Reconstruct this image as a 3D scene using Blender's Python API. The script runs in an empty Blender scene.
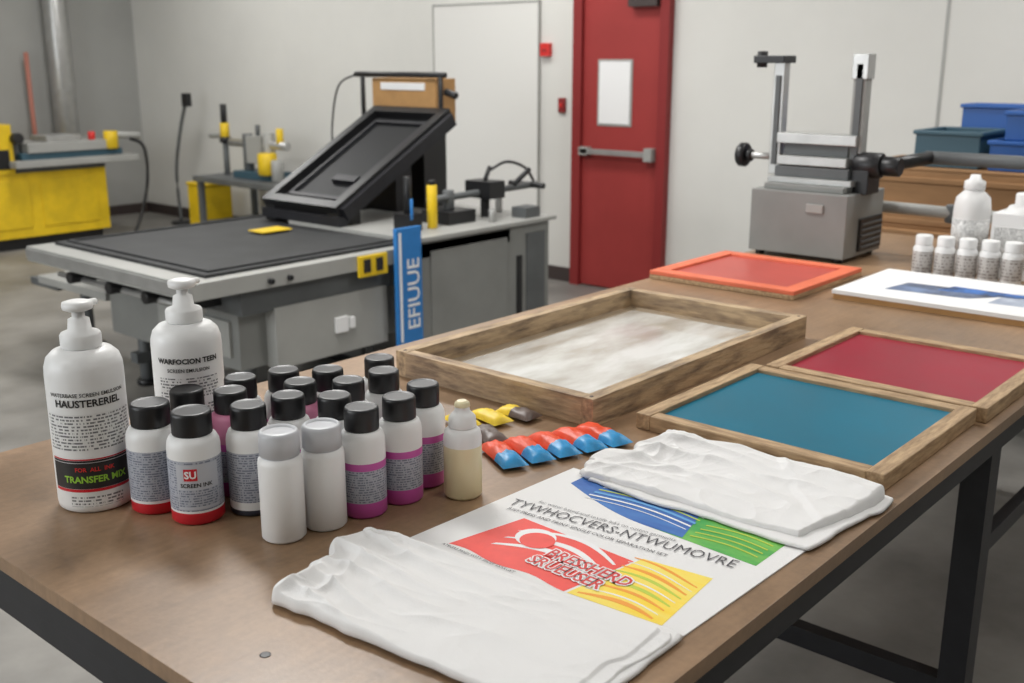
import bpy, math, random
from mathutils import Vector, Matrix, noise, Euler
random.seed(7)
scn=bpy.context.scene
COL=scn.collection
scn.view_settings.view_transform='Standard'
def s2l(c):
    return tuple(((x/12.92) if x<=.04045 else ((x+.055)/1.055)**2.4) for x in c)
def rgb(r,g,b): return s2l((r/255,g/255,b/255))
# ---------------------------------------------------------------- materials
def mat(name,col,rough=.5,metal=0,var=.0,scale=8,stretch=(1,1,1),bump=0,bscale=60,col2=None,trans=0,emit=0,coat=0,spec=.5,sss=0,rvar=0,alpha=1,detail=4,lo=.35,hi=.65):
    m=bpy.data.materials.new(name);m.use_nodes=True
    nt=m.node_tree;N=nt.nodes;L=nt.links
    b=N['Principled BSDF']
    b.inputs['Base Color'].default_value=(*col,1)
    b.inputs['Roughness'].default_value=rough
    b.inputs['Metallic'].default_value=metal
    b.inputs['Specular IOR Level'].default_value=spec
    b.inputs['Transmission Weight'].default_value=trans
    b.inputs['Coat Weight'].default_value=coat
    b.inputs['Alpha'].default_value=alpha
    if sss:
        b.inputs['Subsurface Weight'].default_value=sss
        b.inputs['Subsurface Radius'].default_value=(.01,.01,.01)
        b.inputs['Subsurface Scale'].default_value=1
    if emit:
        b.inputs['Emission Color'].default_value=(*col,1)
        b.inputs['Emission Strength'].default_value=emit
    tc=N.new('ShaderNodeTexCoord')
    mp=N.new('ShaderNodeMapping');mp.inputs['Scale'].default_value=stretch
    L.new(tc.outputs['Object'],mp.inputs['Vector'])
    if var or col2 or rvar:
        n=N.new('ShaderNodeTexNoise');n.inputs['Scale'].default_value=scale;n.inputs['Detail'].default_value=detail;n.inputs['Roughness'].default_value=.6
        L.new(mp.outputs[0],n.inputs['Vector'])
        cr=N.new('ShaderNodeValToRGB')
        c2=col2 or tuple(c*(1-var) for c in col)
        c1=col if col2 else tuple(min(1,c*(1+var*.6)) for c in col)
        cr.color_ramp.elements[0].position=lo;cr.color_ramp.elements[1].position=hi
        cr.color_ramp.elements[0].color=(*c2,1);cr.color_ramp.elements[1].color=(*c1,1)
        L.new(n.outputs['Fac'],cr.inputs[0]);L.new(cr.outputs[0],b.inputs['Base Color'])
        if rvar:
            mr=N.new('ShaderNodeMapRange');mr.inputs['To Min'].default_value=max(0,rough-rvar);mr.inputs['To Max'].default_value=min(1,rough+rvar)
            L.new(n.outputs['Fac'],mr.inputs['Value']);L.new(mr.outputs[0],b.inputs['Roughness'])
    if bump:
        n2=N.new('ShaderNodeTexNoise');n2.inputs['Scale'].default_value=bscale;n2.inputs['Detail'].default_value=5
        L.new(mp.outputs[0],n2.inputs['Vector'])
        bp=N.new('ShaderNodeBump');bp.inputs['Strength'].default_value=bump;bp.inputs['Distance'].default_value=.01
        L.new(n2.outputs['Fac'],bp.inputs['Height']);L.new(bp.outputs[0],b.inputs['Normal'])
    return m
def table_material():
    """brown hardboard: mottled, with fine grain streaks and worn pale rub marks"""
    m=mat('table_top_hardboard',rgb(150,121,93),.36,var=.26,scale=3.2,rvar=.12,detail=9,bump=.03,bscale=150)
    nt=m.node_tree;N=nt.nodes;L=nt.links;b=N['Principled BSDF']
    src=b.inputs['Base Color'].links[0].from_socket
    tc=N.new('ShaderNodeTexCoord')
    def nz(scale,stretch,detail,lo,hi,a,c):
        mp=N.new('ShaderNodeMapping');mp.inputs['Scale'].default_value=stretch;L.new(tc.outputs['Object'],mp.inputs['Vector'])
        n=N.new('ShaderNodeTexNoise');n.inputs['Scale'].default_value=scale;n.inputs['Detail'].default_value=detail;L.new(mp.outputs[0],n.inputs['Vector'])
        r=N.new('ShaderNodeMapRange');r.inputs['From Min'].default_value=lo;r.inputs['From Max'].default_value=hi;r.inputs['To Min'].default_value=a;r.inputs['To Max'].default_value=c;L.new(n.outputs['Fac'],r.inputs['Value'])
        return r.outputs[0]
    f=[nz(3,(2.2,30,1),8,.3,.7,.90,1.06),nz(90,(1,1,1),3,.3,.7,.92,1.07),nz(7,(1,1.6,1),10,.56,.72,1.0,1.16),nz(11,(1,1,1),6,.60,.70,1.0,.80)]
    o=f[0]
    for q in f[1:]:
        mm=N.new('ShaderNodeMath');mm.operation='MULTIPLY';L.new(o,mm.inputs[0]);L.new(q,mm.inputs[1]);o=mm.outputs[0]
    vm=N.new('ShaderNodeVectorMath');vm.operation='SCALE';L.new(src,vm.inputs[0]);L.new(o,vm.inputs['Scale'])
    L.new(vm.outputs[0],b.inputs['Base Color']);return m
def textlabel(name,base,ink,pitch=.0045,fill=.5,xs=260,thr=.47):
    m=bpy.data.materials.new(name);m.use_nodes=True
    nt=m.node_tree;N=nt.nodes;L=nt.links;b=N['Principled BSDF'];b.inputs['Roughness'].default_value=.4
    tc=N.new('ShaderNodeTexCoord');sp=N.new('ShaderNodeSeparateXYZ');L.new(tc.outputs['Object'],sp.inputs[0])
    def mth(op,a,bv=None):
        n=N.new('ShaderNodeMath');n.operation=op
        for i,v in enumerate((a,bv)):
            if v is None: continue
            if isinstance(v,(int,float)): n.inputs[i].default_value=v
            else: L.new(v,n.inputs[i])
        return n.outputs[0]
    row=mth('DIVIDE',sp.outputs['Z'],pitch);fr=mth('FRACT',row);fl=mth('FLOOR',row)
    inrow=mth('LESS_THAN',fr,fill)
    cb=N.new('ShaderNodeCombineXYZ');L.new(mth('MULTIPLY',sp.outputs['X'],xs),cb.inputs[0]);L.new(mth('MULTIPLY',sp.outputs['Y'],xs),cb.inputs[1]);L.new(mth('MULTIPLY',fl,7.3),cb.inputs[2])
    n=N.new('ShaderNodeTexNoise');n.inputs['Scale'].default_value=1;n.inputs['Detail'].default_value=1;L.new(cb.outputs[0],n.inputs['Vector'])
    w=mth('GREATER_THAN',n.outputs['Fac'],thr)
    f=mth('MULTIPLY',inrow,w)
    mx=N.new('ShaderNodeMix');mx.data_type='RGBA';mx.inputs[6].default_value=(*base,1);mx.inputs[7].default_value=(*ink,1)
    L.new(f,mx.inputs[0]);L.new(mx.outputs[2],b.inputs['Base Color'])
    return m
# ---------------------------------------------------------------- mesh builder
class MB:
    def __init__(s,name,origin=(0,0,0),bevel=0):
        s.name=name;s.o=Vector(origin);s.v=[];s.f=[];s.fm=[];s.fs=[];s.mats=[];s.bevel=bevel;s.M=Matrix.Identity(4)
    def mi(s,m):
        if m not in s.mats: s.mats.append(m)
        return s.mats.index(m)
    def add(s,vs,fs,m,smooth=False):
        k=len(s.v);i=s.mi(m) if not isinstance(m,list) else None
        s.v+=[s.M@Vector(p) for p in vs]
        for j,f in enumerate(fs):
            s.f.append([k+q for q in f]);s.fm.append(i if i is not None else s.mi(m[j]));s.fs.append(smooth)
    def box(s,x0,x1,y0,y1,z0,z1,m,R=None):
        P=[(x,y,z) for z in (z0,z1) for y in (y0,y1) for x in (x0,x1)]
        if R is not None:
            c=Vector(((x0+x1)/2,(y0+y1)/2,(z0+z1)/2));P=[c+R@(Vector(p)-c) for p in P]
        s.add(P,[(0,2,3,1),(4,5,7,6),(0,1,5,4),(2,6,7,3),(0,4,6,2),(1,3,7,5)],m)
    def prism(s,poly,z0,z1,m):
        n=len(poly)
        a=sum(poly[i][0]*poly[(i+1)%n][1]-poly[(i+1)%n][0]*poly[i][1] for i in range(n))
        if a<0: poly=poly[::-1]
        s.add([(p[0],p[1],z0) for p in poly]+[(p[0],p[1],z1) for p in poly],
              [tuple(range(n-1,-1,-1)),tuple(range(n,2*n))]+[(i,(i+1)%n,n+(i+1)%n,n+i) for i in range(n)],m)
    def lathe(s,prof,c,seg=36,sx=1,sy=1,R=None,smooth=True):
        V=[];F=[];Ms=[]
        c=Vector(c)
        for e in prof:
            r,z=e[0],e[1];rib=e[3] if len(e)>3 else 0
            for i in range(seg):
                a=2*math.pi*i/seg;rr=r*(1-(rib if i%2 else 0))
                p=Vector((rr*math.cos(a)*sx,rr*math.sin(a)*sy,z))
                if R is not None:p=R@p
                V.append(c+p)
        for k in range(len(prof)-1):
            for i in range(seg):
                j=(i+1)%seg
                F.append((k*seg+i,k*seg+j,(k+1)*seg+j,(k+1)*seg+i));Ms.append(prof[k][2])
        F.append(tuple(range(seg-1,-1,-1)));Ms.append(prof[0][2])
        t=(len(prof)-1)*seg;F.append(tuple(range(t,t+seg)));Ms.append(prof[-1][2])
        s.add(V,F,Ms,smooth)
        s.fs[-1]=False;s.fs[-2]=False
    def cyl(s,p,q,r,m,seg=20,r2=None):
        p=Vector(p);q=Vector(q);d=q-p;R=d.to_track_quat('Z','X').to_matrix();l=d.length
        if r2 is None:r2=r
        c=min(r,r2)*.12
        s.lathe([(r-c,0,m),(r,c,m),(r2,l-c,m),(r2-c,l,m)],p,seg=seg,R=R)
    def tube(s,pts,r,m,seg=8,sub=6):
        P=[Vector(p) for p in pts];Q=[]
        n=len(P)
        for i in range(n-1):
            p0=P[max(i-1,0)];p1=P[i];p2=P[i+1];p3=P[min(i+2,n-1)]
            for k in range(sub):
                t=k/sub
                Q.append(.5*((2*p1)+(-p0+p2)*t+(2*p0-5*p1+4*p2-p3)*t*t+(-p0+3*p1-3*p2+p3)*t**3))
        Q.append(P[-1]);V=[];F=[]
        for i,q in enumerate(Q):
            d=(Q[min(i+1,len(Q)-1)]-Q[max(i-1,0)]).normalized();R=d.to_track_quat('Z','Y').to_matrix()
            for k in range(seg):
                a=2*math.pi*k/seg;V.append(q+R@Vector((r*math.cos(a),r*math.sin(a),0)))
        for i in range(len(Q)-1):
            for k in range(seg):
                j=(k+1)%seg;F.append((i*seg+k,i*seg+j,(i+1)*seg+j,(i+1)*seg+k))
        F.append(tuple(range(seg-1,-1,-1)));t=(len(Q)-1)*seg;F.append(tuple(range(t,t+seg)))
        s.add(V,F,m,True)
    def frame(s,x0,x1,y0,y1,z0,z1,w,m):
        i=(x0+w,x1-w,y0+w,y1-w)
        for poly in ([(x0,y0),(x1,y0),(i[1],i[2]),(i[0],i[2])],[(x1,y0),(x1,y1),(i[1],i[3]),(i[1],i[2])],
                     [(x1,y1),(x0,y1),(i[0],i[3]),(i[1],i[3])],[(x0,y1),(x0,y0),(i[0],i[2]),(i[0],i[3])]):
            s.prism(poly,z0,z1,m)
    def text(s,txt,size,m,T,bold=0,wrap=None,align='CENTER',sx=1):
        cu=bpy.data.curves.new('t','FONT');cu.body=txt;cu.size=size;cu.align_x=align;cu.offset=bold
        cu.resolution_u=2
        ob=bpy.data.objects.new('t',cu);COL.objects.link(ob)
        dg=bpy.context.evaluated_depsgraph_get();me=bpy.data.meshes.new_from_object(ob.evaluated_get(dg))
        V=[]
        for v in me.vertices:
            x,y=v.co.x*sx,v.co.y
            if wrap:
                cx,cy,z,R,ang=wrap;a=ang+x/R
                V.append(Vector((cx+R*math.cos(a),cy+R*math.sin(a),z+y)))
            else: V.append(T@Vector((x,y,0)))
        s.add(V,[tuple(p.vertices) for p in me.polygons],m)
        bpy.data.objects.remove(ob);bpy.data.curves.remove(cu);bpy.data.meshes.remove(me)
    def done(s,rot=None):
        me=bpy.data.meshes.new(s.name);me.from_pydata([v-s.o for v in s.v],[],s.f)
        for m in s.mats: me.materials.append(m)
        me.polygons.foreach_set('material_index',s.fm);me.polygons.foreach_set('use_smooth',s.fs)
        me.validate();me.update()
        ob=bpy.data.objects.new(s.name,me);COL.objects.link(ob);ob.location=s.o
        if s.bevel:
            md=ob.modifiers.new('bev','BEVEL');md.width=s.bevel;md.segments=2;md.limit_method='ANGLE';md.angle_limit=math.radians(50)
        return ob
# ---------------------------------------------------------------- palette
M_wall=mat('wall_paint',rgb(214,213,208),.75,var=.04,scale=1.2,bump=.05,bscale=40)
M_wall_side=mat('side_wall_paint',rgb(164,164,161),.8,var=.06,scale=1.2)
M_trim=mat('dark_trim',rgb(62,52,50),.6)
M_floor=mat('concrete_floor',rgb(134,131,126),.5,var=.38,scale=1.5,bump=.08,bscale=25,rvar=.15,detail=8)
M_ceil=mat('ceiling_paint',rgb(206,206,204),.9)
M_table=table_material()
M_steel_blk=mat('black_steel',rgb(34,34,38),.45,spec=.4,var=.2,scale=20)
M_black=mat('black_plastic',rgb(24,24,26),.4)
M_rubber=mat('black_mat',rgb(48,49,50),.55,var=.2,scale=6,spec=.35)
M_pan=mat('black_pan',rgb(26,27,29),.5,spec=.25)
M_grey=mat('grey_enamel',rgb(134,135,132),.45,var=.1,scale=3)
M_greyd=mat('dark_grey_enamel',rgb(92,95,96),.5,var=.15,scale=4)
M_greyl=mat('light_grey_enamel',rgb(160,160,156),.45,var=.08,scale=3)
M_alu=mat('aluminium',rgb(182,182,180),.35,metal=.6,var=.1,scale=10)
M_yel=mat('yellow_enamel',rgb(226,190,30),.45,var=.15,scale=5)
M_red=mat('red_door_paint',rgb(154,56,54),.5,var=.07,scale=3,spec=.35)
M_redf=mat('red_frame_paint',rgb(134,44,44),.5,spec=.35)
M_redb=mat('bright_red',rgb(208,48,44),.45)
M_white=mat('white_paint',rgb(220,219,215),.6)
M_paper=mat('white_paper',rgb(236,236,236),.6)
M_blue=mat('blue_panel',rgb(44,122,192),.45,var=.08,scale=8)
M_bluebin=mat('blue_bin',rgb(28,84,156),.4)
M_teal_bin=mat('teal_bin',rgb(54,84,98),.45)
M_wood=mat('pine_wood',rgb(196,166,128),.65,col2=rgb(150,122,90),scale=14,stretch=(1.2,8,8),bump=.15,bscale=30,detail=7)
M_wood2=mat('pine_wood_cross',rgb(196,166,128),.65,col2=rgb(150,122,90),scale=14,stretch=(8,1.2,8),bump=.15,bscale=30,detail=7)
M_woodd=mat('weathered_wood',rgb(192,166,132),.7,col2=rgb(116,98,80),scale=9,stretch=(1,6,6),bump=.3,bscale=22,detail=9,lo=.32,hi=.58)
M_woody=mat('weathered_wood_cross',rgb(192,166,132),.7,col2=rgb(120,100,82),scale=9,stretch=(6,1,6),bump=.3,bscale=22,detail=9,lo=.32,hi=.58)
M_card=mat('cardboard',rgb(180,138,88),.75,var=.1,scale=10)
M_ply=mat('brown_crate_wood',rgb(150,112,74),.7,var=.15,scale=4,stretch=(6,1,6))
M_pw=mat('white_hdpe',rgb(233,233,232),.4)
M_pinkpl=mat('pink_tinted_plastic',rgb(206,128,160),.4)
M_cap=mat('cap_black',rgb(26,26,28),.38)
M_mag=mat('magenta_ink',rgb(196,84,164),.35)
M_redink=mat('red_ink',rgb(198,30,44),.35)
M_dkink=mat('dark_ink',rgb(52,54,66),.35)
M_label=textlabel('ink_label',rgb(172,176,186),rgb(112,117,132),pitch=.0038,xs=380)
M_labelw=textlabel('white_label',rgb(226,226,224),rgb(110,110,112),pitch=.005,xs=330,thr=.47)
M_label2=textlabel('grey_small_label',rgb(190,186,182),rgb(138,130,126),pitch=.010,xs=150)
M_plab=mat('plain_label',rgb(190,193,200),.4)
M_txt=mat('printed_black',rgb(34,32,32),.5)
M_txtg=mat('printed_green',rgb(150,200,60),.5)
M_frost=mat('frosted_plastic',rgb(214,216,220),.35,trans=.25)
M_cream=mat('cream_liquid_bottle',rgb(228,216,176),.3)
M_orange=mat('orange_frame',rgb(226,114,80),.5,var=.1,scale=12)
M_omesh=mat('coral_mesh',rgb(186,80,70),.35,var=.1,scale=3,spec=.3)
M_tmesh=mat('teal_ink_mesh',rgb(16,110,136),.35,var=.12,scale=3,rvar=.1,spec=.25)
M_rmesh=mat('crimson_ink_mesh',rgb(156,30,52),.35,var=.12,scale=3,rvar=.1,spec=.25)
M_gmesh_sheen=mat('mesh_painted_sheen',rgb(226,226,223),.14,col2=rgb(176,169,158),scale=2.4,rvar=.08,detail=9,lo=.40,hi=.60,stretch=(1,3,1),spec=.9,bump=.06,bscale=5,coat=.5)  # pale streaks paint a sheen into the mesh colour
M_gmesh0=mat('mesh_border',rgb(172,156,134),.15,var=.14,scale=6,coat=.4)
M_cloth=mat('white_cotton',rgb(233,232,231),.9,bump=.12,bscale=380,spec=.15)
# ---------------------------------------------------------------- room
XW=5.97;YL=10.24;X0=-3.2;Y0=-3.6;HC=3.4
def simple(name,boxes,bevel=0,origin=None):
    b=MB(name,origin or (0,0,0),bevel)
    for q in boxes: b.box(*q)
    return b.done()
simple('floor',[(X0-.1,XW+.1,Y0-.1,YL+.1,-.1,0,M_floor)])
simple('ceiling',[(X0-.1,XW+.1,Y0-.1,YL+.1,HC,HC+.1,M_ceil)])
simple('wall_back',[(XW,XW+.1,Y0-.1,YL+.1,0,HC,M_wall)])
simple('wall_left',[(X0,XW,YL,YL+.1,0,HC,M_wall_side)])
simple('wall_right',[(X0,XW,Y0-.1,Y0,0,HC,M_wall)])
simple('wall_front',[(X0-.1,X0,Y0-.1,YL+.1,0,HC,M_wall)])
simple('baseboard_back',[(XW-.015,XW,4.6,4.86,0,.1,M_trim),(XW-.015,XW,6.0,YL,0,.1,M_trim),(XW-.015,XW,Y0,3.78,0,.1,M_trim)])
simple('baseboard_left',[(X0,XW-.02,YL-.015,YL,0,.1,M_trim)])
simple('trim_1',[(XW-.006,XW,2.09,2.105,.1,HC,M_greyl)])
XD=XW-.002
b=MB('door_1',(XD,4.13,0),.004)
b.box(XD-.03,XD,3.87,4.49,.01,2.04,M_red)
b.box(XD-.06,XD,4.49,4.565,0,2.12,M_redf);b.box(XD-.06,XD,3.80,3.87,0,2.12,M_redf);b.box(XD-.06,XD,3.87,4.49,2.04,2.12,M_redf)
b.box(XD-.036,XD-.03,4.085,4.365,1.12,1.555,M_greyl);b.box(XD-.04,XD-.036,4.10,4.35,1.135,1.54,M_paper)
b.box(XD-.09,XD-.06,3.90,4.47,.93,.965,M_alu);b.box(XD-.09,XD-.03,4.41,4.48,.92,.975,M_greyl);b.box(XD-.10,XD-.03,3.88,3.94,.905,.99,M_greyl)
b.box(XD-.09,XD-.03,3.88,4.10,1.88,1.94,M_trim)
b.done()
b=MB('door_2',(XD,5.4,0),.004)
b.box(XD-.02,XD,4.90,5.925,0.005,1.94,M_white)
b.box(XD-.026,XD-.0,4.89,4.90,0,1.955,M_greyl);b.box(XD-.026,XD-.0,5.925,5.935,0,1.955,M_greyl);b.box(XD-.026,XD,4.90,5.925,1.94,1.952,M_greyl)
b.done()
b=MB('fire_alarm_pull',(XW,4.83,1.62),.004)
b.box(XW-.04,XW-.0,4.79,4.87,1.575,1.665,M_redb);b.box(XW-.046,XW-.04,4.81,4.85,1.61,1.622,M_redf);b.done()
b=MB('wall_switch',(XW,4.69,1.25),.003)
b.box(XW-.02,XW,4.66,4.72,1.195,1.295,M_redf);b.box(XW-.03,XW-.02,4.68,4.70,1.23,1.26,M_redb);b.done()
# ---------------------------------------------------------------- work table
TX0,TX1,TY0,TY1=.54,4.05,.53,1.78
b=MB('work_table',(2.2,1.15,0),.003)
b.box(TX0,TX1,TY0,TY1,.878,.9,M_table)
b.frame(TX0+.004,TX1-.004,TY0+.004,TY1-.004,.84,.8775,.04,M_steel_blk)
for lx in (.57,2.01,4.0):
    for ly in (.56,1.735):
        b.box(lx-.028,lx+.028,ly-.026,ly+.026,0,.84,M_steel_blk)
        b.box(lx-.04,lx+.04,ly-.038,ly+.038,0,.012,M_steel_blk)
    b.box(lx-.018,lx+.018,.586,1.709,.30,.345,M_steel_blk)
    b.box(lx-.02,lx+.02,.57,1.735,.80,.84,M_steel_blk)
b.box(2.038,3.97,.55,.575,.60,.635,M_steel_blk)
b.lathe([(.0065,.9,M_black),(.0065,.9006,M_black),(.005,.9008,M_black)],(.625,.909,0),seg=16)
b.done()
# ---------------------------------------------------------------- bottles
def ink_bottle(x,y,r,h,band,logo=False,bandh=.012,name='ink_bottle',W=None):
    W=W or M_pw
    b=MB(name,(x,y,.9));k=h/.165
    c=(x,y,.9)
    P=[(r*.9,0.0005,band),(r,.004,band),(r,bandh*k+.004,band),(r,(bandh+.0045)*k,W),(r,.022*k,W),(r*1.004,.023*k,M_label),(r*1.004,.098*k,M_label),(r,.099*k,W),(r,.112*k,W),(r*.97,.120*k,W),(r*.88,.127*k,W),(r*.76,.130*k,W),(r*.68,.131*k,W)]
    if bandh>.03: P=[(r*.9,0.0005,band),(r,.004,band),(r,.024*k,band),(r*1.004,.025*k,M_label),(r*1.004,.074*k,M_label),(r*1.003,.075*k,band),(r*1.003,.086*k,W),(r,.112*k,W),(r*.97,.120*k,W),(r*.88,.127*k,W),(r*.76,.130*k,W),(r*.68,.131*k,W)]
    b.lathe(P,c,seg=40)
    rc=r*.76
    b.lathe([(rc*.98,.131*k,M_cap),(rc,.133*k,M_cap,.03),(rc,.159*k,M_cap,.03),(rc*.97,.163*k,M_cap),(rc*.88,.165*k,M_cap),(rc*.80,.1635*k,M_cap)],c,seg=56)
    if logo:
        ang=math.atan2(-y,-x)
        n=8
        def patch(a0,a1,z0,z1,m,dr):
            V=[];F=[]
            for i in range(n+1):
                a=ang+a0+(a1-a0)*i/n
                for z in (z0,z1): V.append((x+(r*1.004+dr)*math.cos(a),y+(r*1.004+dr)*math.sin(a),.9+z))
            for i in range(n): F.append((2*i,2*i+2,2*i+3,2*i+1))
            b.add(V,F,m,True)
        patch(-.75,.9,.026,.094,M_plab,.0003)
        patch(-.45,.05,.070,.088,M_redink,.0006)
        b.text('SU',.015,M_paper,None,bold=.0005,wrap=(x,y,.9+.074,r*1.004+.0009,ang-.2))
        b.text('SCREEN INK',.0085,M_txt,None,bold=.0002,wrap=(x,y,.9+.060,r*1.004+.0007,ang))
        patch(-.7,.85,.030,.056,M_label,.0005)
    return b.done()
R0=.0335
spec=[(.773,1.373,.038,M_redink,False,.014),(.792,1.295,.038,M_redink,True,.015),(.862,1.256,.0345,M_dkink,False,.006),
(.964,1.123,R0,M_mag,False,.05),(1.034,1.118,R0,M_mag,False,.05),(1.103,1.137,R0,M_mag,False,.05),
(.846,1.390,R0,M_mag,False,.051),(.887,1.336,R0,M_mag,False,.051),(.938,1.382,R0,M_mag,False,.05),(1.008,1.363,R0,M_mag,False,.05),
(.929,1.249,R0,M_mag,False,.05),(.985,1.291,R0,M_mag,False,.051),(.974,1.195,R0,M_mag,False,.05),(1.04,1.24,R0,M_mag,False,.05),
(1.058,1.312,R0,M_mag,False,.05),(1.112,1.237,R0,M_mag,False,.05),(1.16,1.30,R0,M_mag,False,.05)]
for (x,y,r,bm,lg,bh) in spec: ink_bottle(x,y,r,.165,bm,lg,bh,W=M_pinkpl if bh==.051 else None)
def pump_bottle(x,y,full):
    b=MB('pump_bottle',(x,y,.9));c=(x,y,.9);r=.0555
    b.lathe([(r*.9,0.0005,M_pw),(r*.98,.004,M_pw),(r,.012,M_pw),(r,.205,M_pw),(r*.985,.218,M_pw),(r*.92,.230,M_pw),(r*.76,.239,M_pw),(r*.56,.243,M_pw)],c,seg=56)
    b.lathe([(.027,.243,M_pw),(.029,.245,M_pw,.03),(.029,.262,M_pw,.03),(.027,.265,M_pw),(.017,.269,M_pw),(.015,.285,M_pw),(.009,.288,M_pw),(.009,.298,M_pw)],c,seg=48)
    b.lathe([(.014,.297,M_pw),(.021,.300,M_pw),(.022,.305,M_pw),(.021,.310,M_pw),(.014,.312,M_pw)],c,seg=32)
    ang=math.atan2(-y,-x);d=Vector((math.cos(ang+2.4),math.sin(ang+2.4),0));p=Vector(c)+Vector((0,0,.305))
    b.cyl(p,p+d*.038+Vector((0,0,-.002)),.0065,M_pw,r2=.005)
    W=lambda z,dr=.0006:(x,y,.9+z,r+dr,ang)
    def band(z0,z1,m,a0=-1.25,a1=1.25,dr=.0005):
        n=28;V=[];F=[]
        for i in range(n+1):
            a=ang+a0+(a1-a0)*i/n
            for z in (z0,z1): V.append((x+(r+dr)*math.cos(a),y+(r+dr)*math.sin(a),.9+z))
        for i in range(n): F.append((2*i,2*i+2,2*i+3,2*i+1))
        b.add(V,F,m,True)
    if full:
        band(.10,.155,M_labelw)
        b.text('WATERBASE SCREEN EMULSION',.0080,M_txt,None,bold=.0001,wrap=W(.181,.0008))
        b.text('HAUSTERERIEL',.0150,M_txt,None,bold=.0004,wrap=W(.166,.0008))
        band(.081,.084,M_txt);band(.0845,.0865,M_redink)
        band(.040,.080,M_txt)
        b.text('FOR  ALL  INK',.009,M_redb,None,bold=.0002,wrap=W(.067,.0010))
        b.text('TRANSFER MIX',.0140,M_txtg,None,bold=.0004,wrap=W(.050,.0010))
        band(.035,.0395,M_redink);band(.012,.028,M_labelw,-.7,.7)
    else:
        b.text('WARFOCION TEEN',.0115,M_txt,None,bold=.0004,wrap=W(.186,.0008))
        b.text('SCREEN EMULSION',.0080,M_txt,None,bold=.0001,wrap=W(.172,.0008))
        band(.13,.162,M_labelw,-.9,.9);band(.04,.12,M_labelw,-.9,.9)
    b.done()
pump_bottle(.725,1.464,True);pump_bottle(.912,1.487,False)
def tube_bottle(x,y,r,h):
    b=MB('frosted_bottle',(x,y,.9));c=(x,y,.9)
    b.lathe([(r*.9,.0005,M_pw),(r,.004,M_pw),(r,h*.70,M_pw),(r*.97,h*.74,M_pw),(r*.86,h*.765,M_frost),(r*.84,h*.77,M_frost),(r*.84,h*.775,M_frost),(r*.9,h*.78,M_frost),(r*.9,h*.96,M_frost),(r*.86,h*.985,M_frost),(r*.74,h,M_frost),(r*.68,h*.975,M_frost)],c,seg=44)
    b.done()
tube_bottle(.832,1.144,.031,.160);tube_bottle(.896,1.131,.031,.155)
b=MB('dropper_bottle',(1.105,1.055,.9));c=(1.105,1.055,.9);r=.0295
b.lathe([(r*.88,.0005,M_cream),(r,.005,M_cream),(r,.082,M_cream),(r,.084,M_pw),(r,.096,M_pw),(r*.93,.106,M_pw),(r*.7,.112,M_pw)],c,seg=40)
b.lathe([(r*.72,.112,M_pw),(r*.74,.114,M_pw,.03),(r*.7,.128,M_pw,.03),(r*.5,.134,M_pw),(r*.40,.137,M_pw),(r*.38,.143,M_pw),(r*.42,.144,M_cream),(r*.38,.150,M_cream),(r*.24,.153,M_cream)],c,seg=40)
b.done()
# ---------------------------------------------------------------- sachets
M_sred=mat('sachet_red',rgb(236,84,48),.4,var=.12,scale=30,spec=.3)
M_sblue=mat('sachet_blue',rgb(60,156,214),.38,var=.22,scale=40,spec=.3)
M_syel=mat('sachet_yellow',rgb(240,208,60),.45,var=.1,scale=40,spec=.3)
M_sdark=mat('sachet_dark',rgb(104,88,80),.45,var=.2,scale=60)
def sachet(name,cx,cy,z,L,W,ang,mA,mB,t=.009,split=.45,pitch=0):
    nx,ny=16,10;V=[];F=[];Ms=[]
    R=Matrix.Rotation(ang,3,'Z')@Matrix.Rotation(pitch,3,'Y')
    for s in (1,-1):
        for i in range(nx+1):
            for j in range(ny+1):
                u=i/nx*2-1;v=j/ny*2-1
                h=(max(0,1-abs(u)**4)*max(0,1-abs(v)**2.5))**.6*t*(1+.35*noise.noise(Vector((u*3+cx*50,v*3,s*3))))
                p=R@Vector((u*L/2,v*W/2*(1-.05*(1-u*u)),s*h*(1 if s>0 else .30)))
                V.append((cx+p.x,cy+p.y,z+.004+p.z))
    n=(nx+1)*(ny+1)
    for s in (0,1):
        for i in range(nx):
            for j in range(ny):
                q=(i*(ny+1)+j,(i+1)*(ny+1)+j,(i+1)*(ny+1)+j+1,i*(ny+1)+j+1)
                q=tuple(s*n+k for k in q);F.append(q if s==0 else q[::-1])
                Ms.append(mA if i/nx<split else mB)
    b=MB(name,(cx,cy,z));b.add(V,F,Ms,True);return b
for i in range(5):
    cx=1.256+.047*i;cy=1.106-.017*i
    q=sachet('ink_sachet',cx,cy,.9035,.116,.0465,math.radians(-116+i*3),M_sred,M_sblue,t=.014,split=.58)
    q.done()
for (x,y,a,m1,m2) in ((1.335,1.272,-1.9,M_syel,M_syel),(1.387,1.252,-1.75,M_syel,M_syel),(1.438,1.228,-1.6,M_syel,M_sdark),(1.315,1.19,-2.0,M_sdark,M_sdark)):
    q=sachet('ink_sachet',x,y,.9035,.084,.046,a,m1,m2,t=.012,split=.4);q.done()
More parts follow.
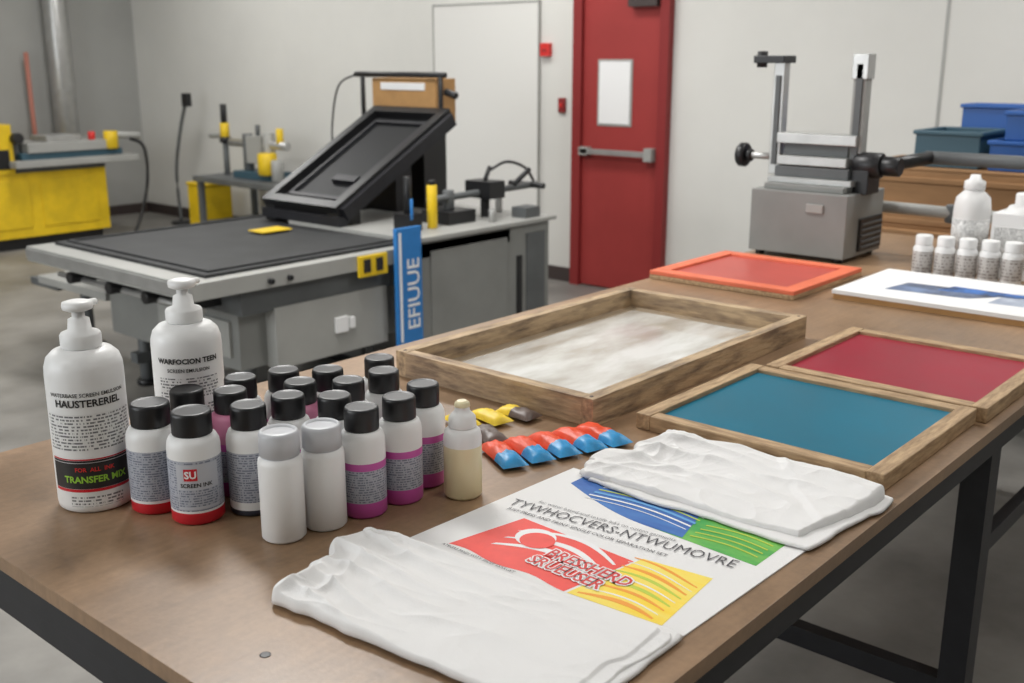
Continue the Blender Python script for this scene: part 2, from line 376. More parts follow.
# ---------------------------------------------------------------- screens
b=MB('deep_wooden_tray_frame',(1.915,1.34,.9),.003)
x0,x1,y0,y1=1.48,2.34,1.085,1.605;z0=.9005;z1=.955;w=.028
b.box(x0,x1,y0,y0+w,z0,z1,M_woodd);b.box(x0,x1,y1-w,y1,z0,z1,M_woodd)
b.box(x0,x0+w,y0+w,y1-w,z0,z1-.001,M_woody);b.box(x1-w,x1,y0+w,y1-w,z0,z1-.001,M_woody)
b.frame(x0+w,x1-w,y0+w,y1-w,z0,z0+.010,.03,M_gmesh0)
b.box(x0+w+.03,x1-w-.03,y0+w+.03,y1-w-.03,z0,z0+.009,M_gmesh_sheen)
for (qx,qy) in ((x0+.014,y0+.014),(x1-.014,y0+.014),(x0+.014,y1-.014),(x1-.014,y1-.014)):
    b.lathe([(.004,z1-.0005,M_trim),(.004,z1+.0006,M_trim)],(qx,qy,0),seg=12)
b.done()
def screen(name,x0,x1,y0,y1,zt,w,mf,mm,mf2=None,dip=.008,rot=0):
    cx,cy=(x0+x1)/2,(y0+y1)/2
    b=MB(name,(cx,cy,.9),.002)
    z0=.9005
    b.box(x0,x1,y0,y0+w,z0,zt,mf);b.box(x0,x1,y1-w,y1,z0,zt,mf)
    b.box(x0,x0+w,y0+w,y1-w,z0,zt-.001,mf2 or mf);b.box(x1-w,x1,y0+w,y1-w,z0,zt-.001,mf2 or mf)
    b.box(x0+w,x1-w,y0+w,y1-w,zt-dip-.004,zt-dip,mm)
    o=b.done();o.rotation_euler[2]=rot;return o
screen('printing_screen',1.535,1.965,.565,1.028,.930,.030,M_wood,M_tmesh,M_wood2)
screen('printing_screen',1.975,2.41,.550,1.00,.930,.030,M_wood,M_rmesh,M_wood2)
b=MB('printing_screen',(2.94,1.53,.9),.002)
x0,x1,y0,y1=2.70,3.16,1.295,1.775;w=.045
b.frame(x0,x1,y0,y1,.9005,.914,w,M_wood);b.frame(x0,x1,y0,y1,.9141,.927,w,M_orange);b.box(x0+w,x1-w,y0+w,y1-w,.916,.920,M_omesh);b.done()
# ---------------------------------------------------------------- print sheet
b=MB('printed_design_sheet',(1.12,.78,.9))
zs=.9022
SX0,SY1=.945,1.003
b.prism([(.945,.572),(1.318,.563),(1.300,.990),(.938,SY1)],.9004,zs,M_cloth)
M_pr=mat('print_red',rgb(238,78,68),.55,var=.06,scale=30)
M_py=mat('print_yellow',rgb(250,214,52),.55,col2=rgb(246,226,110),scale=40,stretch=(1,.2,1))
M_po=mat('print_orange',rgb(244,160,48),.55);M_plg=mat('print_lime',rgb(190,206,70),.55)
M_pb=mat('print_blue',rgb(28,84,166),.55,col2=rgb(60,120,190),scale=25,stretch=(1,.3,1))
M_pb2=mat('print_light_blue',rgb(96,160,214),.55)
M_pg=mat('print_green',rgb(52,158,72),.55,col2=rgb(120,192,80),scale=25,stretch=(1,.3,1))
M_ptxt=mat('print_text',rgb(62,60,66),.6)
M_ptg=mat('print_grey_text',rgb(120,120,122),.6)
def dec(poly,m,k=1):
    z=zs+.0003*k
    b.prism(poly,z-.0002,z,m)
def P(s_,t_): return (SX0+t_,SY1-s_)
def strip(pts0,pts1,m,k):
    for i in range(len(pts0)-1): dec([P(*pts0[i]),P(*pts0[i+1]),P(*pts1[i+1]),P(*pts1[i])],m,k)
n=16
lo=[(.055+.205*i/n,.018+.004*math.sin(i*.7)) for i in range(n+1)];hi=[(.080+.20*i/n,.150-.010*(i/n)) for i in range(n+1)]
strip(lo,hi,M_pr,1)
for a0,w_ in ((.055,.007),(.082,.005),(.112,.003)):
    l=[(.10+.165*i/n,a0+.028*math.sin(i/n*3.1)) for i in range(n+1)];h=[(p[0]+.003,p[1]+w_+.006*math.sin(i/n*3.14)) for i,p in enumerate(l)]
    strip(l,h,M_paper,2)
circ=[P(.135+.030*math.cos(t),.110+.028*math.sin(t)) for t in [k*math.pi/12 for k in range(24)]];dec(circ,M_paper,3)
circ=[P(.143+.026*math.cos(t),.104+.024*math.sin(t)) for t in [k*math.pi/12 for k in range(24)]];dec(circ,M_pr,4)
lo=[(.265+.135*i/n,.014+.01*i/n) for i in range(n+1)];hi=[(.285+.10*i/n,.155+.012*(i/n)) for i in range(n+1)]
strip(lo,hi,M_py,1)
for k,(mm,wd) in enumerate(((M_po,.009),(M_paper,.003),(M_po,.006),(M_plg,.007),(M_paper,.003),(M_plg,.006),(M_po,.007),(M_paper,.0025),(M_po,.005))):
    l=[(.275+.108*i/n,.022+.0145*k+.012*math.sin(i/n*2.6+k*.15)) for i in range(n+1)];h=[(p[0],p[1]+wd*(.35+.65*math.sin(i/n*3.1))) for i,p in enumerate(l)]
    strip(l,h,mm,2)
lo=[(.05+.19*i/n,.300-.055*math.sin(i/n*1.57)) for i in range(n+1)];hi=[(.05+.19*i/n,.350) for i in range(n+1)]
strip(lo,hi,M_pb,1)
lo=[(.24+.17*i/n,.245-.01*i/n) for i in range(n+1)];hi=[(.24+.17*i/n,.350) for i in range(n+1)]
strip(lo,hi,M_pg,1)
lo=[(.24+.05*i/n,.245) for i in range(n+1)];hi=[(.24+.03*i/n,.325) for i in range(n+1)]
strip(lo,hi,M_pb,2)
for a0,mm,wd in ((.268,M_paper,.002),(.280,M_paper,.004),(.292,M_pb2,.006),(.306,M_plg,.003),(.318,M_paper,.004)):
    l=[(.10+.18*i/n,a0+.012*math.sin(i/n*3)) for i in range(n+1)];h=[(p[0],p[1]+wd) for p in l];strip(l,h,mm,3)
for a0 in (.256,.270,.284,.300):
    l=[(.295+.105*i/n,a0+.008*math.sin(i/n*3)) for i in range(n+1)];h=[(p[0],p[1]+.003) for p in l];strip(l,h,M_plg,3)
def TM(s_,t_,rot=0,k=0):
    x,y=P(s_,t_)
    return Matrix.Translation((x,y,zs+.0015+k*.0002))@Matrix.Rotation(-math.pi/2+rot,4,'Z')
b.text('TYWHOCVERS-NTWUMOVRE',.034,M_ptxt,TM(.028,.172,.10),bold=-.0003,align='LEFT',sx=.80)
b.text('JUST PRESS AND PRINT SINGLE COLOR SEPARATION SET',.0110,M_ptxt,TM(.04,.157,.08),align='LEFT',sx=.95)
b.text('for water based and textile inks on cotton garments',.0115,M_ptg,TM(.06,.206,.09),align='LEFT',sx=.95)
b.text('BRESSHERD',.033,M_paper,TM(.178,.076,-.02),bold=.0030,align='LEFT',sx=.8);b.text('BRESSHERD',.033,M_redb,TM(.178,.076,-.02,1),bold=.0006,align='LEFT',sx=.8)
b.text('SRUEUSER',.033,M_paper,TM(.170,.046,-.02),bold=.0030,align='LEFT',sx=.8);b.text('SRUEUSER',.033,M_redb,TM(.170,.046,-.02,1),bold=.0006,align='LEFT',sx=.8)
b.text('ATBGRS MADI WITY SEDEF ESARGET',.008,M_ptxt,TM(.05,.008),align='LEFT')
b.text('NEANT',.009,M_ptxt,TM(.33,.006),align='LEFT')
b.done()
# ---------------------------------------------------------------- folded shirts
def sstep(x): x=max(0,min(1,x));return x*x*(3-2*x)
def cloth_layer(b,quad,z0,T,ridges,seed,nu=300,nv=190,edge=.006,crn=.03,amp=.004,fall=.5,floor_=.2,steps=(),rr=.5,ang=0.,edgeL=0,lift=0,fq=(7,30,16,19)):
    """one folded cloth panel; u runs from the bunched end to the hem, v across"""
    A,B,C,D=[Vector(p) for p in quad]
    V=[];F=[]
    LU=(B-A).length;LV=(D-A).length
    ca,sa=math.cos(ang),math.sin(ang)
    N3=lambda x,y,s:noise.noise(Vector((x,y,s)))
    def h(u,v):
        X=u*LU;Y=v*LV
        wx=N3(X*9,Y*9,seed+3)*.018;wy=N3(X*9,Y*9,seed+9)*.018
        X+=wx;Y+=wy;hh=0
        for (u0,v0,u1,v1,w,am) in ridges:
            ax,ay=u0*LU,v0*LV;bx,by=(u1-u0)*LU,(v1-v0)*LV
            px,py=X-ax,Y-ay
            L2=bx*bx+by*by;t=max(0,min(1,(px*bx+py*by)/L2));dx,dy=px-bx*t,py-by*t;q=math.sqrt(dx*dx+dy*dy)/(w*(.7+.6*t))
            if q<4: hh+=am*math.exp(-q**1.35)*(1-t*.75)*min(1,.3+t*5)
        m=max(floor_,1-u/fall) if fall>0 else 1
        p=X*ca+Y*sa;q=-X*sa+Y*ca
        r1=max(0,1-abs(N3(p*fq[0],q*fq[1],seed+5))*3.2);r2=max(0,1-abs(N3(p*fq[2]+4,q*fq[3],seed+15))*3.6);r3=max(0,1-abs(N3(q*12,p*42,seed+25))*4)
        hh+=amp*m*(r1**1.6+.45*r2**1.5)+amp*.16*r3*m
        hh+=amp*.8*N3(X*8,Y*9,seed)*(.5+m*.5)
        for (nx,ny,dd,w,am) in steps:
            s=(u*nx+v*ny-dd+.02*N3(u*4,v*4,seed+20))/w;hh+=am*sstep(s+.5)
        return hh
    for i in range(nu+1):
        for j in range(nv+1):
            a=math.pi*i/nu;c=math.pi*j/nv
            u=.7*(i/nu)+.3*(.5-.5*math.cos(a));v=.7*(j/nv)+.3*(.5-.5*math.cos(c))
            cu,cv=2*u-1,2*v-1
            uu=(cu*(1-crn*abs(cv)**8)+1)/2;vv=(cv*(1-crn*abs(cu)**8)+1)/2
            p=A*(1-uu)*(1-vv)+B*uu*(1-vv)+C*uu*vv+D*(1-uu)*vv
            e=(1-min(1,min(min(u,1-u),min(v,1-v))/.2))*(edge+edgeL*max(0,1-u/.35))
            nn=Vector((N3(u*4,v*3,seed+31),N3(u*4,v*3,seed+47),0))+.45*Vector((N3(u*11,v*8,seed+31),N3(u*11,v*8,seed+47),0))
            p=p+nn*e
            ed=min((1-abs(cu))*LU,(1-abs(cv))*LV)/2
            hh=max(.002,T+h(u,v)+lift*sstep((v-.4)/.6))
            q=min(1,ed/max(.002,hh*rr));prof=math.sqrt(max(0,1-(1-q)**2))
            V.append((p.x,p.y,z0+.0008+prof*hh))
    for i in range(nu):
        for j in range(nv):
            F.append((i*(nv+1)+j,(i+1)*(nv+1)+j,(i+1)*(nv+1)+j+1,i*(nv+1)+j+1))
    ring=[i*(nv+1) for i in range(nu+1)]+[nu*(nv+1)+j for j in range(1,nv+1)]+[i*(nv+1)+nv for i in range(nu-1,-1,-1)]+[j for j in range(nv-1,0,-1)]
    F.append(tuple(ring[::-1]))
    b.add(V,F,M_cloth,True);b.fs[-1]=False
b=MB('folded_tshirt',(.82,.8,.9028))
cloth_layer(b,[(.716,.960,0),(.742,.570,0),(.966,.562,0),(.930,1.015,0)],.9032,.003,[],1.3,nu=80,nv=50,edge=.006,amp=.0006)
cloth_layer(b,[(.699,.995,0),(.735,.578,0),(.956,.571,0),(.907,1.058,0)],.9046,.008,
 [(.02,.02,.04,.98,.013,.015),(.10,.10,.12,.90,.008,.007),(.03,.12,.44,.02,.010,.011),(.04,.30,.40,.18,.009,.010),(.04,.50,.46,.44,.008,.011),(.04,.68,.48,.58,.008,.010),(.04,.88,.58,.78,.009,.011),(.06,.97,.60,.95,.009,.009),
  (.45,.70,.95,.56,.010,.004),(.40,.30,.88,.40,.011,.004),(.55,.88,.9,.80,.010,.003)],
 3.1,edge=.006,edgeL=.022,crn=.03,amp=.0052,fall=.50,floor_=.20,steps=[(1,0,.962,.012,-.003)],ang=.18,fq=(7,24,16,18))
b.done()
b=MB('folded_tshirt',(1.39,.76,.9028))
cloth_layer(b,[(1.262,.945,0),(1.262,.556,0),(1.512,.533,0),(1.516,.905,0)],.9038,.004,[],5.3,nu=90,nv=60,edge=.008,amp=.001)
cloth_layer(b,[(1.272,.988,0),(1.283,.578,0),(1.508,.540,0),(1.522,.930,0)],.9050,.009,
 [(.02,.10,.45,.20,.010,.011),(.02,.40,.65,.32,.010,.012),(.02,.55,.45,.72,.010,.012),(.04,.86,.6,.78,.010,.011),(.10,.25,.5,.45,.008,.007),
  (.50,.55,.95,.28,.011,.007),(.35,.85,.85,.90,.011,.006),(.55,.68,.95,.62,.010,.006)],
 8.7,edge=.008,edgeL=.026,crn=.05,amp=.0060,fall=.85,floor_=.32,steps=[(.55,.35,.62,.03,.004)],ang=-.35,lift=.010,fq=(8,17,15,16))
b.done()
# ---------------------------------------------------------------- printed board + back bottles
b=MB('printed_sample_board',(3.02,.86,.9),.003)
b.box(2.80,3.20,.45,1.225,.9005,.916,M_card);b.box(2.797,3.203,.447,1.228,.916,.927,M_paper)
M_bp=mat('board_print',rgb(120,140,175),.5,col2=rgb(60,64,80),scale=14,detail=6)
M_bp2=mat('board_print_light',rgb(196,204,216),.5,col2=rgb(150,160,180),scale=14,detail=6)
M_bp3=mat('board_print_blue',rgb(60,120,200),.5,col2=rgb(30,40,60),scale=20)
b.prism([(2.9,1.12),(2.92,.90),(2.99,.84),(3.04,.93),(3.03,1.10)],.927,.9274,M_bp)
b.prism([(2.90,.84),(2.93,.55),(3.12,.52),(3.12,.72),(3.05,.83)],.927,.9274,M_bp2)
b.prism([(2.98,1.0),(3.0,.80),(3.05,.72),(3.06,.98)],.9274,.9277,M_bp3)
b.done()
def small_bottle(x,y,r,h,name='paint_bottle'):
    b=MB(name,(x,y,.9));c=(x,y,.9)
    b.lathe([(r*.92,.0005,M_pw),(r,.004,M_pw),(r,.02,M_label2),(r,h*.62,M_label2),(r,h*.63,M_pw),(r,h*.70,M_pw),(r*.8,h*.77,M_pw),(r*.7,h*.78,M_pw)],c,seg=32)
    b.lathe([(r*.82,h*.78,M_pw),(r*.84,h*.79,M_pw,.03),(r*.84,h*.97,M_pw,.03),(r*.75,h,M_pw)],c,seg=40)
    b.done()
for i in range(5): small_bottle(3.27+.008*i,1.152-.063*i,.030,.132)
b=MB('paint_jug',(3.46,1.08,.9));c=(3.46,1.08,.9)
b.lathe([(.05,.0005,M_pw),(.055,.006,M_pw),(.055,.20,M_pw),(.05,.235,M_pw),(.03,.255,M_pw),(.026,.26,M_pw)],c,seg=36)
b.lathe([(.03,.26,M_pw),(.032,.262,M_pw,.04),(.031,.285,M_pw,.04),(.018,.291,M_pw),(.014,.305,M_pw)],c,seg=36)
b.lathe([(.0555,.06,M_labelw),(.0555,.17,M_labelw)],c,seg=36);b.done()
b=MB('paint_jug',(3.46,.925,.9),.012)
b.box(3.40,3.52,.86,1.0,.9005,1.10,M_pw)
b.lathe([(.06,1.095,M_pw),(.045,1.12,M_pw),(.03,1.125,M_pw),(.03,1.155,M_pw),(.026,1.16,M_pw)],(3.46,.925,0),seg=28)
b.box(3.396,3.3995,.87,.99,.94,1.06,M_labelw)
b.tube([(3.46,.89,1.11),(3.46,.865,1.14),(3.46,.885,1.158),(3.46,.905,1.15)],.007,M_pw);b.done()
# ---------------------------------------------------------------- pad printer (right)
b=MB('pad_printing_machine',(3.45,1.6,.9),.006)
b.box(3.30,3.60,1.42,1.765,.915,1.125,M_grey);b.box(3.33,3.57,1.45,1.735,1.125,1.145,M_grey)
for fx in (3.33,3.57):
    for fy in (1.45,1.735): b.cyl((fx,fy,.9005),(fx,fy,.916),.016,M_black)
b.box(3.294,3.30,1.50,1.56,1.06,1.09,M_greyl)
b.box(3.40,3.585,1.412,1.42,.93,1.04,M_black)
for k in range(5): b.box(3.41,3.575,1.408,1.413,.94+.019*k,.948+.019*k,M_greyd)
b.box(3.36,3.56,1.44,1.74,1.145,1.165,M_alu)
b.box(3.38,3.46,1.46,1.725,1.165,1.20,M_greyd)
b.box(3.38,3.50,1.47,1.72,1.205,1.235,M_alu);b.box(3.40,3.48,1.45,1.735,1.275,1.31,M_alu)
b.box(3.41,3.47,1.48,1.71,1.235,1.275,M_greyd)
b.box(3.42,3.46,1.73,1.77,1.165,1.545,M_alu);b.box(3.414,3.42,1.74,1.76,1.2,1.5,M_greyd)
b.box(3.40,3.49,1.725,1.84,1.54,1.565,M_black);b.cyl((3.445,1.83,1.525),(3.445,1.83,1.58),.018,M_black)
b.box(3.42,3.465,1.44,1.485,1.145,1.555,M_greyl);b.box(3.414,3.42,1.45,1.475,1.2,1.54,M_greyd);b.box(3.414,3.471,1.435,1.49,1.49,1.57,M_alu)
b.cyl((3.43,1.77,1.225),(3.43,1.865,1.225),.012,M_alu);b.cyl((3.43,1.86,1.225),(3.43,1.89,1.225),.042,M_black,seg=28);b.cyl((3.43,1.84,1.225),(3.43,1.86,1.225),.022,M_black)
b.cyl((3.44,1.46,1.215),(3.44,1.37,1.215),.042,M_black,seg=24);b.cyl((3.44,1.37,1.215),(3.44,1.31,1.215),.032,M_black)
b.cyl((3.46,1.34,1.222),(3.62,1.28,1.235),.022,M_black);b.cyl((3.62,1.30,1.235),(3.62,.60,1.235),.022,M_greyd)
b.cyl((3.62,1.50,1.06),(3.72,.60,1.04),.020,M_greyl);b.cyl((3.59,1.5,1.06),(3.64,1.5,1.06),.03,M_black);b.cyl((3.66,1.2,1.02),(3.66,1.2,1.08),.028,M_greyd)
b.box(3.40,3.50,1.40,1.46,1.12,1.20,M_black)
b.done()
b=MB('storage_bench',(4.9,1.1,0),.004)
b.box(4.55,5.35,.1,2.1,.80,.84,M_ply)
for x in (4.6,5.3):
    for y in (.15,2.05): b.box(x-.03,x+.03,y-.03,y+.03,0,.80,M_greyd)
b.box(4.6,5.3,.12,2.08,.25,.28,M_greyd);b.done()
b=MB('wooden_crate',(4.85,1.4,.84),.004)
b.frame(4.6,5.2,.7,1.98,.8405,1.09,.02,M_ply);b.box(4.6,5.2,.7,1.98,1.09,1.105,M_ply)
b.box(4.592,4.6,.7,1.98,.86,.885,M_ply);b.box(4.592,4.6,.7,1.98,1.04,1.065,M_ply);b.done()
def bin_(x0,x1,y0,y1,z0,z1,m):
    b=MB('stacking_bin',((x0+x1)/2,(y0+y1)/2,z0),.004)
    b.frame(x0,x1,y0,y1,z0+.0005,z1,.012,m);b.box(x0+.01,x1-.01,y0+.01,y1-.01,z0+.001,z0+.012,m)
    b.frame(x0-.01,x1+.01,y0-.01,y1+.01,z1-.018,z1,.012,m);b.done()
bin_(4.65,4.98,1.45,1.72,1.106,1.26,M_teal_bin);bin_(4.65,5.0,.80,1.41,1.106,1.23,M_bluebin)
bin_(4.66,4.99,.85,1.36,1.2315,1.35,M_bluebin)
bin_(5.03,5.19,.9,1.66,1.106,1.36,M_bluebin)
# ---------------------------------------------------------------- big screen press
b=MB('screen_printing_press',(3.3,4.3,0),.005)
b.box(2.25,4.15,3.60,4.98,.63,.70,M_greyl)
b.box(2.243,2.25,3.60,4.98,.645,.69,M_alu)
b.box(2.36,4.12,3.67,4.92,.70,.714,M_rubber)
b.frame(2.40,4.08,3.71,4.88,.714,.722,.02,M_rubber)
b.box(3.12,3.30,4.32,4.44,.723,.729,M_yel);b.box(3.5,3.75,4.6,4.75,.723,.74,M_yel);b.box(3.55,3.95,4.70,4.88,.723,.745,M_card)
b.box(2.50,3.45,3.64,4.85,.52,.63,M_greyd)
b.box(2.52,3.42,3.70,4.75,.27,.52,M_grey)
b.box(2.66,3.30,3.63,3.70,.26,.53,M_greyl)
b.box(2.98,3.05,3.615,3.63,.36,.43,M_paper);b.box(3.06,3.09,3.615,3.63,.37,.42,M_paper)
b.box(2.505,2.52,3.75,4.3,.32,.48,M_greyl)
for y in (3.8,4.05,4.35,4.7):
    b.box(2.34,2.50,y-.02,y+.02,.55,.62,M_black);b.cyl((2.30,y,.575),(2.36,y,.575),.028,M_black)
b.cyl((2.36,3.7,.56),(2.36,4.9,.56),.014,M_alu)
for (x,y) in ((2.62,3.78),(3.3,3.78),(2.62,4.65),(3.3,4.65)):
    b.cyl((x,y,0.0),(x,y,.03),.05,M_black);b.cyl((x,y,.02),(x,y,.28),.03,M_greyd)
b.box(2.56,3.4,3.74,3.80,.12,.17,M_greyd);b.box(2.56,3.4,4.62,4.68,.12,.17,M_greyd)
b.box(3.47,4.47,3.60,4.5,.06,.715,M_grey);b.box(3.44,4.50,3.57,4.53,.715,.735,M_greyl)
b.box(3.56,4.12,3.592,3.60,.12,.66,M_grey);b.box(4.20,4.24,3.592,3.60,.16,.55,M_black);b.box(4.28,4.43,3.592,3.60,.12,.66,M_greyd)
b.box(3.50,4.44,3.65,4.45,0,.06,M_black)
b.box(3.42,3.50,4.45,4.9,.3,.63,M_grey)
b.box(3.10,3.27,3.585,3.60,.60,.695,M_yel);b.box(3.125,3.165,3.58,3.586,.62,.68,M_txt);b.box(3.20,3.24,3.58,3.586,.62,.68,M_txt)
b.cyl((2.62,3.60,.66),(2.62,3.575,.66),.012,M_black);b.cyl((2.72,3.60,.66),(2.72,3.58,.66),.012,M_black)
b.box(3.30,3.46,3.555,3.575,.24,.80,M_blue)
b.box(3.315,3.33,3.553,3.555,.26,.78,M_paper)
T=Matrix(((0,-1,0,3.44),(0,0,-1,3.5535),(1,0,0,.31),(0,0,0,1)))
b.text('EFIUUE',.11,M_paper,T,align='LEFT',bold=.001,sx=1.0)
yc=4.44;hw=.305
low=Vector((3.45,yc,.80));d=Vector((.83,0,.46));ln=d.length;ang=math.atan2(d.z,d.x)
b.M=Matrix.Translation(low)@Matrix.Rotation(-ang,4,'Y')
b.frame(0,ln,-hw,hw,-.03,.04,.055,M_black)
b.box(.055,ln-.055,-hw+.055,hw-.055,-.02,-.005,M_pan)
b.frame(.10,ln-.10,-hw+.09,hw-.09,-.005,.012,.025,M_steel_blk)
b.box(.02,ln-.02,-hw-.03,-hw,-.05,.02,M_steel_blk);b.box(.02,ln-.02,hw,hw+.03,-.05,.02,M_steel_blk)
b.box(.25,.30,-hw+.12,-hw+.3,-.004,.02,M_steel_blk)
b.M=Matrix.Identity(4)
b.box(4.02,4.14,4.32,4.62,.70,1.08,M_steel_blk);b.box(4.22,4.40,4.30,4.64,.70,1.2,M_black)
b.box(3.45,3.60,4.14,4.22,.72,.80,M_black);b.box(3.45,3.60,4.66,4.74,.72,.80,M_black)
b.box(3.44,3.50,4.12,4.76,.735,.785,M_steel_blk)
b.cyl((4.28,4.20,1.19),(4.28,4.90,1.19),.022,M_black)
for y in (4.22,4.86): b.cyl((4.28,y,1.15),(4.28,y,1.47),.014,M_black)
b.cyl((4.28,4.18,1.47),(4.28,4.92,1.47),.016,M_black)
b.box(4.30,4.46,4.28,4.80,1.21,1.45,M_card);b.box(4.292,4.30,4.36,4.72,1.385,1.425,M_paper);b.box(4.29,4.30,4.28,4.80,1.20,1.215,M_trim)
b.tube([(4.28,4.90,1.47),(4.28,5.08,1.40),(4.25,5.12,1.15),(4.2,5.05,.95)],.006,M_black)
b.cyl((4.3,4.20,1.38),(4.3,4.12,1.36),.02,M_black)
b.cyl((3.74,3.76,.735),(3.74,3.76,.95),.026,M_yel);b.cyl((3.74,3.76,.95),(3.74,3.76,.975),.018,M_black)
b.box(3.56,3.66,3.75,3.85,.735,.82,M_black);b.cyl((3.61,3.8,.82),(3.61,3.8,1.0),.02,M_black);b.cyl((3.56,3.72,.8),(3.56,3.72,.90),.007,M_blue)
b.box(3.85,4.05,3.75,3.95,.735,.80,M_black);b.cyl((3.95,3.85,.80),(3.95,3.85,.90),.03,M_greyd)
b.cyl((3.80,3.85,.86),(4.60,3.80,.88),.018,M_greyd);b.box(4.15,4.27,3.74,3.92,.84,.93,M_black)
b.cyl((4.21,3.83,.735),(4.21,3.83,.84),.025,M_black);b.cyl((4.21,3.83,.93),(4.25,3.83,1.0),.012,M_black)
b.cyl((4.55,3.70,.88),(4.55,3.95,.88),.016,M_black);b.cyl((4.35,3.75,.90),(4.45,3.72,.98),.014,M_black)
b.tube([(4.25,3.83,.98),(4.35,3.8,1.02),(4.5,3.8,.98),(4.58,3.8,.9)],.008,M_black)
b.cyl((4.4,3.9,.735),(4.4,3.9,.87),.02,M_alu)
b.box(4.30,4.42,3.62,3.72,.735,.79,M_greyd);b.cyl((4.1,3.68,.735),(4.1,3.68,.80),.02,M_alu)
b.box(2.55,3.0,4.85,5.55,.40,.44,M_greyl);b.box(2.6,2.95,5.45,5.75,.36,.40,M_greyd);b.cyl((2.78,5.5,0),(2.78,5.5,.36),.03,M_greyd);b.cyl((2.78,5.5,0),(2.78,5.5,.03),.09,M_black)
b.done()
# ---------------------------------------------------------------- yellow press at left
b=MB('yellow_press',(4.1,9.4,0),.01)
b.box(3.2,4.80,8.9,9.9,.10,.64,M_yel);b.box(3.25,4.75,8.95,9.85,0,.10,M_black)
b.box(3.5,4.1,8.89,8.9,.18,.58,M_yel);b.box(4.2,4.7,8.89,8.9,.18,.58,M_yel)
b.box(3.95,5.05,8.75,9.7,.69,.745,M_greyl);b.box(4.0,4.8,8.9,9.6,.64,.69,M_greyd)
b.box(4.05,4.95,8.85,9.4,.745,.80,M_teal_bin);b.box(4.10,4.85,8.83,9.3,.80,.88,M_greyl);b.box(4.3,4.6,8.9,9.2,.88,.93,M_alu)
b.box(3.2,4.0,8.88,9.7,.64,1.04,M_yel);b.box(3.75,3.96,8.87,8.88,.68,.84,M_black);b.box(4.0,4.08,8.95,9.2,.75,.92,M_greyd);b.cyl((4.02,8.95,.92),(4.02,8.8,.93),.045,M_black)
b.cyl((4.85,8.85,.80),(4.85,8.85,.95),.06,M_yel);b.cyl((4.85,8.85,.92),(5.1,8.8,.90),.03,M_greyl);b.cyl((4.7,8.9,.88),(4.7,8.9,.95),.03,M_redb)
b.tube([(5.0,8.8,.88),(5.12,8.78,.80),(5.14,8.8,.5),(5.05,8.8,.2),(4.9,8.7,.03)],.014,M_black)
b.done()
b=MB('ventilation_duct',(5.08,10.07,1),0)
b.cyl((5.08,10.07,.001),(5.08,10.07,HC-.01),.11,M_alu,seg=28)
for z in (1.25,2.1,3.0): b.cyl((5.08,10.07,z),(5.08,10.07,z+.03),.117,M_alu,seg=28)
b.done()
b=MB('red_pole',(4.7,10.1,0));b.cyl((4.78,10.12,0),(4.78,10.12,1.62),.022,mat('salmon',rgb(176,112,96),.5));b.cyl((4.78,10.12,0),(4.78,10.12,.04),.08,M_black);b.done()
b=MB('cable_stand',(5.7,9.2,0));b.cyl((5.7,9.2,0),(5.7,9.2,.03),.1,M_black)
b.tube([(5.7,9.2,.02),(5.7,9.22,.5),(5.7,9.1,.9),(5.7,8.98,1.15),(5.7,8.95,1.22)],.016,M_greyd);b.box(5.67,5.73,8.92,8.99,1.13,1.25,M_black);b.done()
b=MB('small_workbench',(5.6,7.6,0),.006)
b.box(5.25,5.9,6.9,8.25,.52,.57,M_greyd)
for x in (5.3,5.85):
    for y in (6.95,8.2): b.box(x-.025,x+.025,y-.025,y+.025,0,.52,M_greyd)
b.box(5.3,5.85,7.0,8.15,.15,.18,M_greyd);b.done()
b=MB('bench_clamp_press',(5.5,7.6,.57),.004)
b.box(5.4,5.65,7.35,7.85,.5705,.63,M_teal_bin);b.cyl((5.5,7.45,.62),(5.5,7.45,.96),.05,M_greyl);b.cyl((5.5,7.75,.62),(5.5,7.75,.94),.045,M_greyd)
b.cyl((5.5,7.2,.86),(5.5,8.0,.86),.035,M_alu);b.box(5.44,5.56,7.5,7.7,.70,.93,M_greyl);b.cyl((5.5,7.3,.86),(5.5,7.3,1.0),.03,M_yel)
b.cyl((5.5,7.6,.93),(5.5,7.6,1.02),.02,M_greyd);b.cyl((5.42,7.38,.62),(5.42,7.38,.80),.08,M_yel);b.cyl((5.42,7.25,.571),(5.42,7.25,.75),.05,M_greyl);b.done()
b=MB('hand_torch',(5.5,8.05,.57),.004)
b.cyl((5.5,8.08,.5705),(5.5,8.08,.85),.025,M_greyd);b.cyl((5.5,8.08,.88),(5.5,8.08,1.02),.04,M_yel);b.cyl((5.5,8.08,1.02),(5.5,8.08,1.18),.028,M_black);b.cyl((5.5,8.08,.92),(5.5,8.30,.90),.025,M_greyl);b.cyl((5.5,8.08,.85),(5.5,8.08,.90),.05,M_black);b.done()
b=MB('yellow_storage_box',(5.6,8.5,0),.01)
b.box(5.45,5.75,8.40,8.66,0.0,.44,M_yel);b.box(5.44,5.76,8.39,8.67,.44,.47,M_yel);b.done()
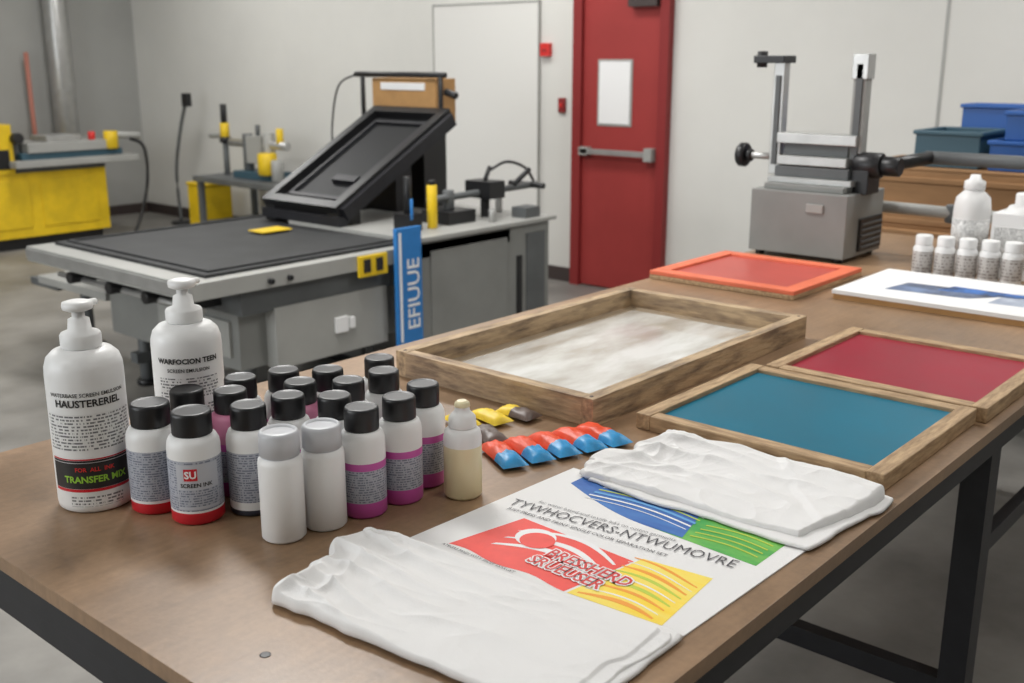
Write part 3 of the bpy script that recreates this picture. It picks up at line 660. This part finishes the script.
# ---------------------------------------------------------------- ceiling lights
M_lamp=mat('lamp_diffuser',(1,.98,.95),.5,emit=2.5)
for (x,y,e) in ((1.2,-.6,14),(2.3,3.2,84),(1.2,7.0,36),(4.3,.6,44),(4.6,4.6,36),(4.3,7.6,40),(-1.6,2.0,18)):
    b=MB('ceiling_light',(x,y,HC),.004);b.frame(x-.32,x+.32,y-.65,y+.65,HC-.07,HC-.001,.03,M_white);b.box(x-.29,x+.29,y-.62,y+.62,HC-.05,HC-.04,M_lamp);b.done()
    ld=bpy.data.lights.new('ceiling_lamp','AREA');ld.shape='RECTANGLE';ld.size=.55;ld.size_y=1.2;ld.energy=e;ld.color=(1,.99,.97)
    lo=bpy.data.objects.new('ceiling_lamp',ld);lo.location=(x,y,HC-.09);COL.objects.link(lo)
b=MB('fill_window',(-3.2,4.2,0),.005)  # unseen window, added as a soft fill source
M_fill_win=mat('fill_window_glow',(.9,.95,1),.5,emit=1.5)  # glowing pane of the added fill window
b.box(X0,X0+.02,2.0,6.5,1.0,2.8,M_fill_win)
for y in (2.0,3.5,5.0,6.5): b.box(X0,X0+.05,y-.03,y+.03,.97,2.83,M_white)
for z in (1.0,2.8): b.box(X0,X0+.05,1.97,6.53,z-.03,z+.03,M_white)
b.done()
ld=bpy.data.lights.new('fill_light','AREA');ld.shape='RECTANGLE';ld.size=4.4;ld.size_y=1.8;ld.energy=88;ld.color=(.95,.98,1)  # added fill lamp, brightens the bottles and table from the front
lo=bpy.data.objects.new('fill_light',ld);lo.location=(X0+.1,4.25,1.9);COL.objects.link(lo)
lo.rotation_euler=Vector((1,0,-.1)).to_track_quat('-Z','Y').to_euler()
w=bpy.data.worlds.new('w');scn.world=w;w.use_nodes=True;w.node_tree.nodes['Background'].inputs[0].default_value=(.8,.85,.9,1);w.node_tree.nodes['Background'].inputs[1].default_value=.3
# ---------------------------------------------------------------- camera
cd=bpy.data.cameras.new('camera');cd.lens=1060*36/1024;cd.sensor_width=36
cam=bpy.data.objects.new('camera',cd);COL.objects.link(cam);cam.location=(0,0,1.55)
cam.rotation_euler=(math.radians(90-14.87),0,math.radians(-49.16))
cd.dof.use_dof=True;cd.dof.focus_distance=1.6;cd.dof.aperture_fstop=5.6
scn.camera=cam
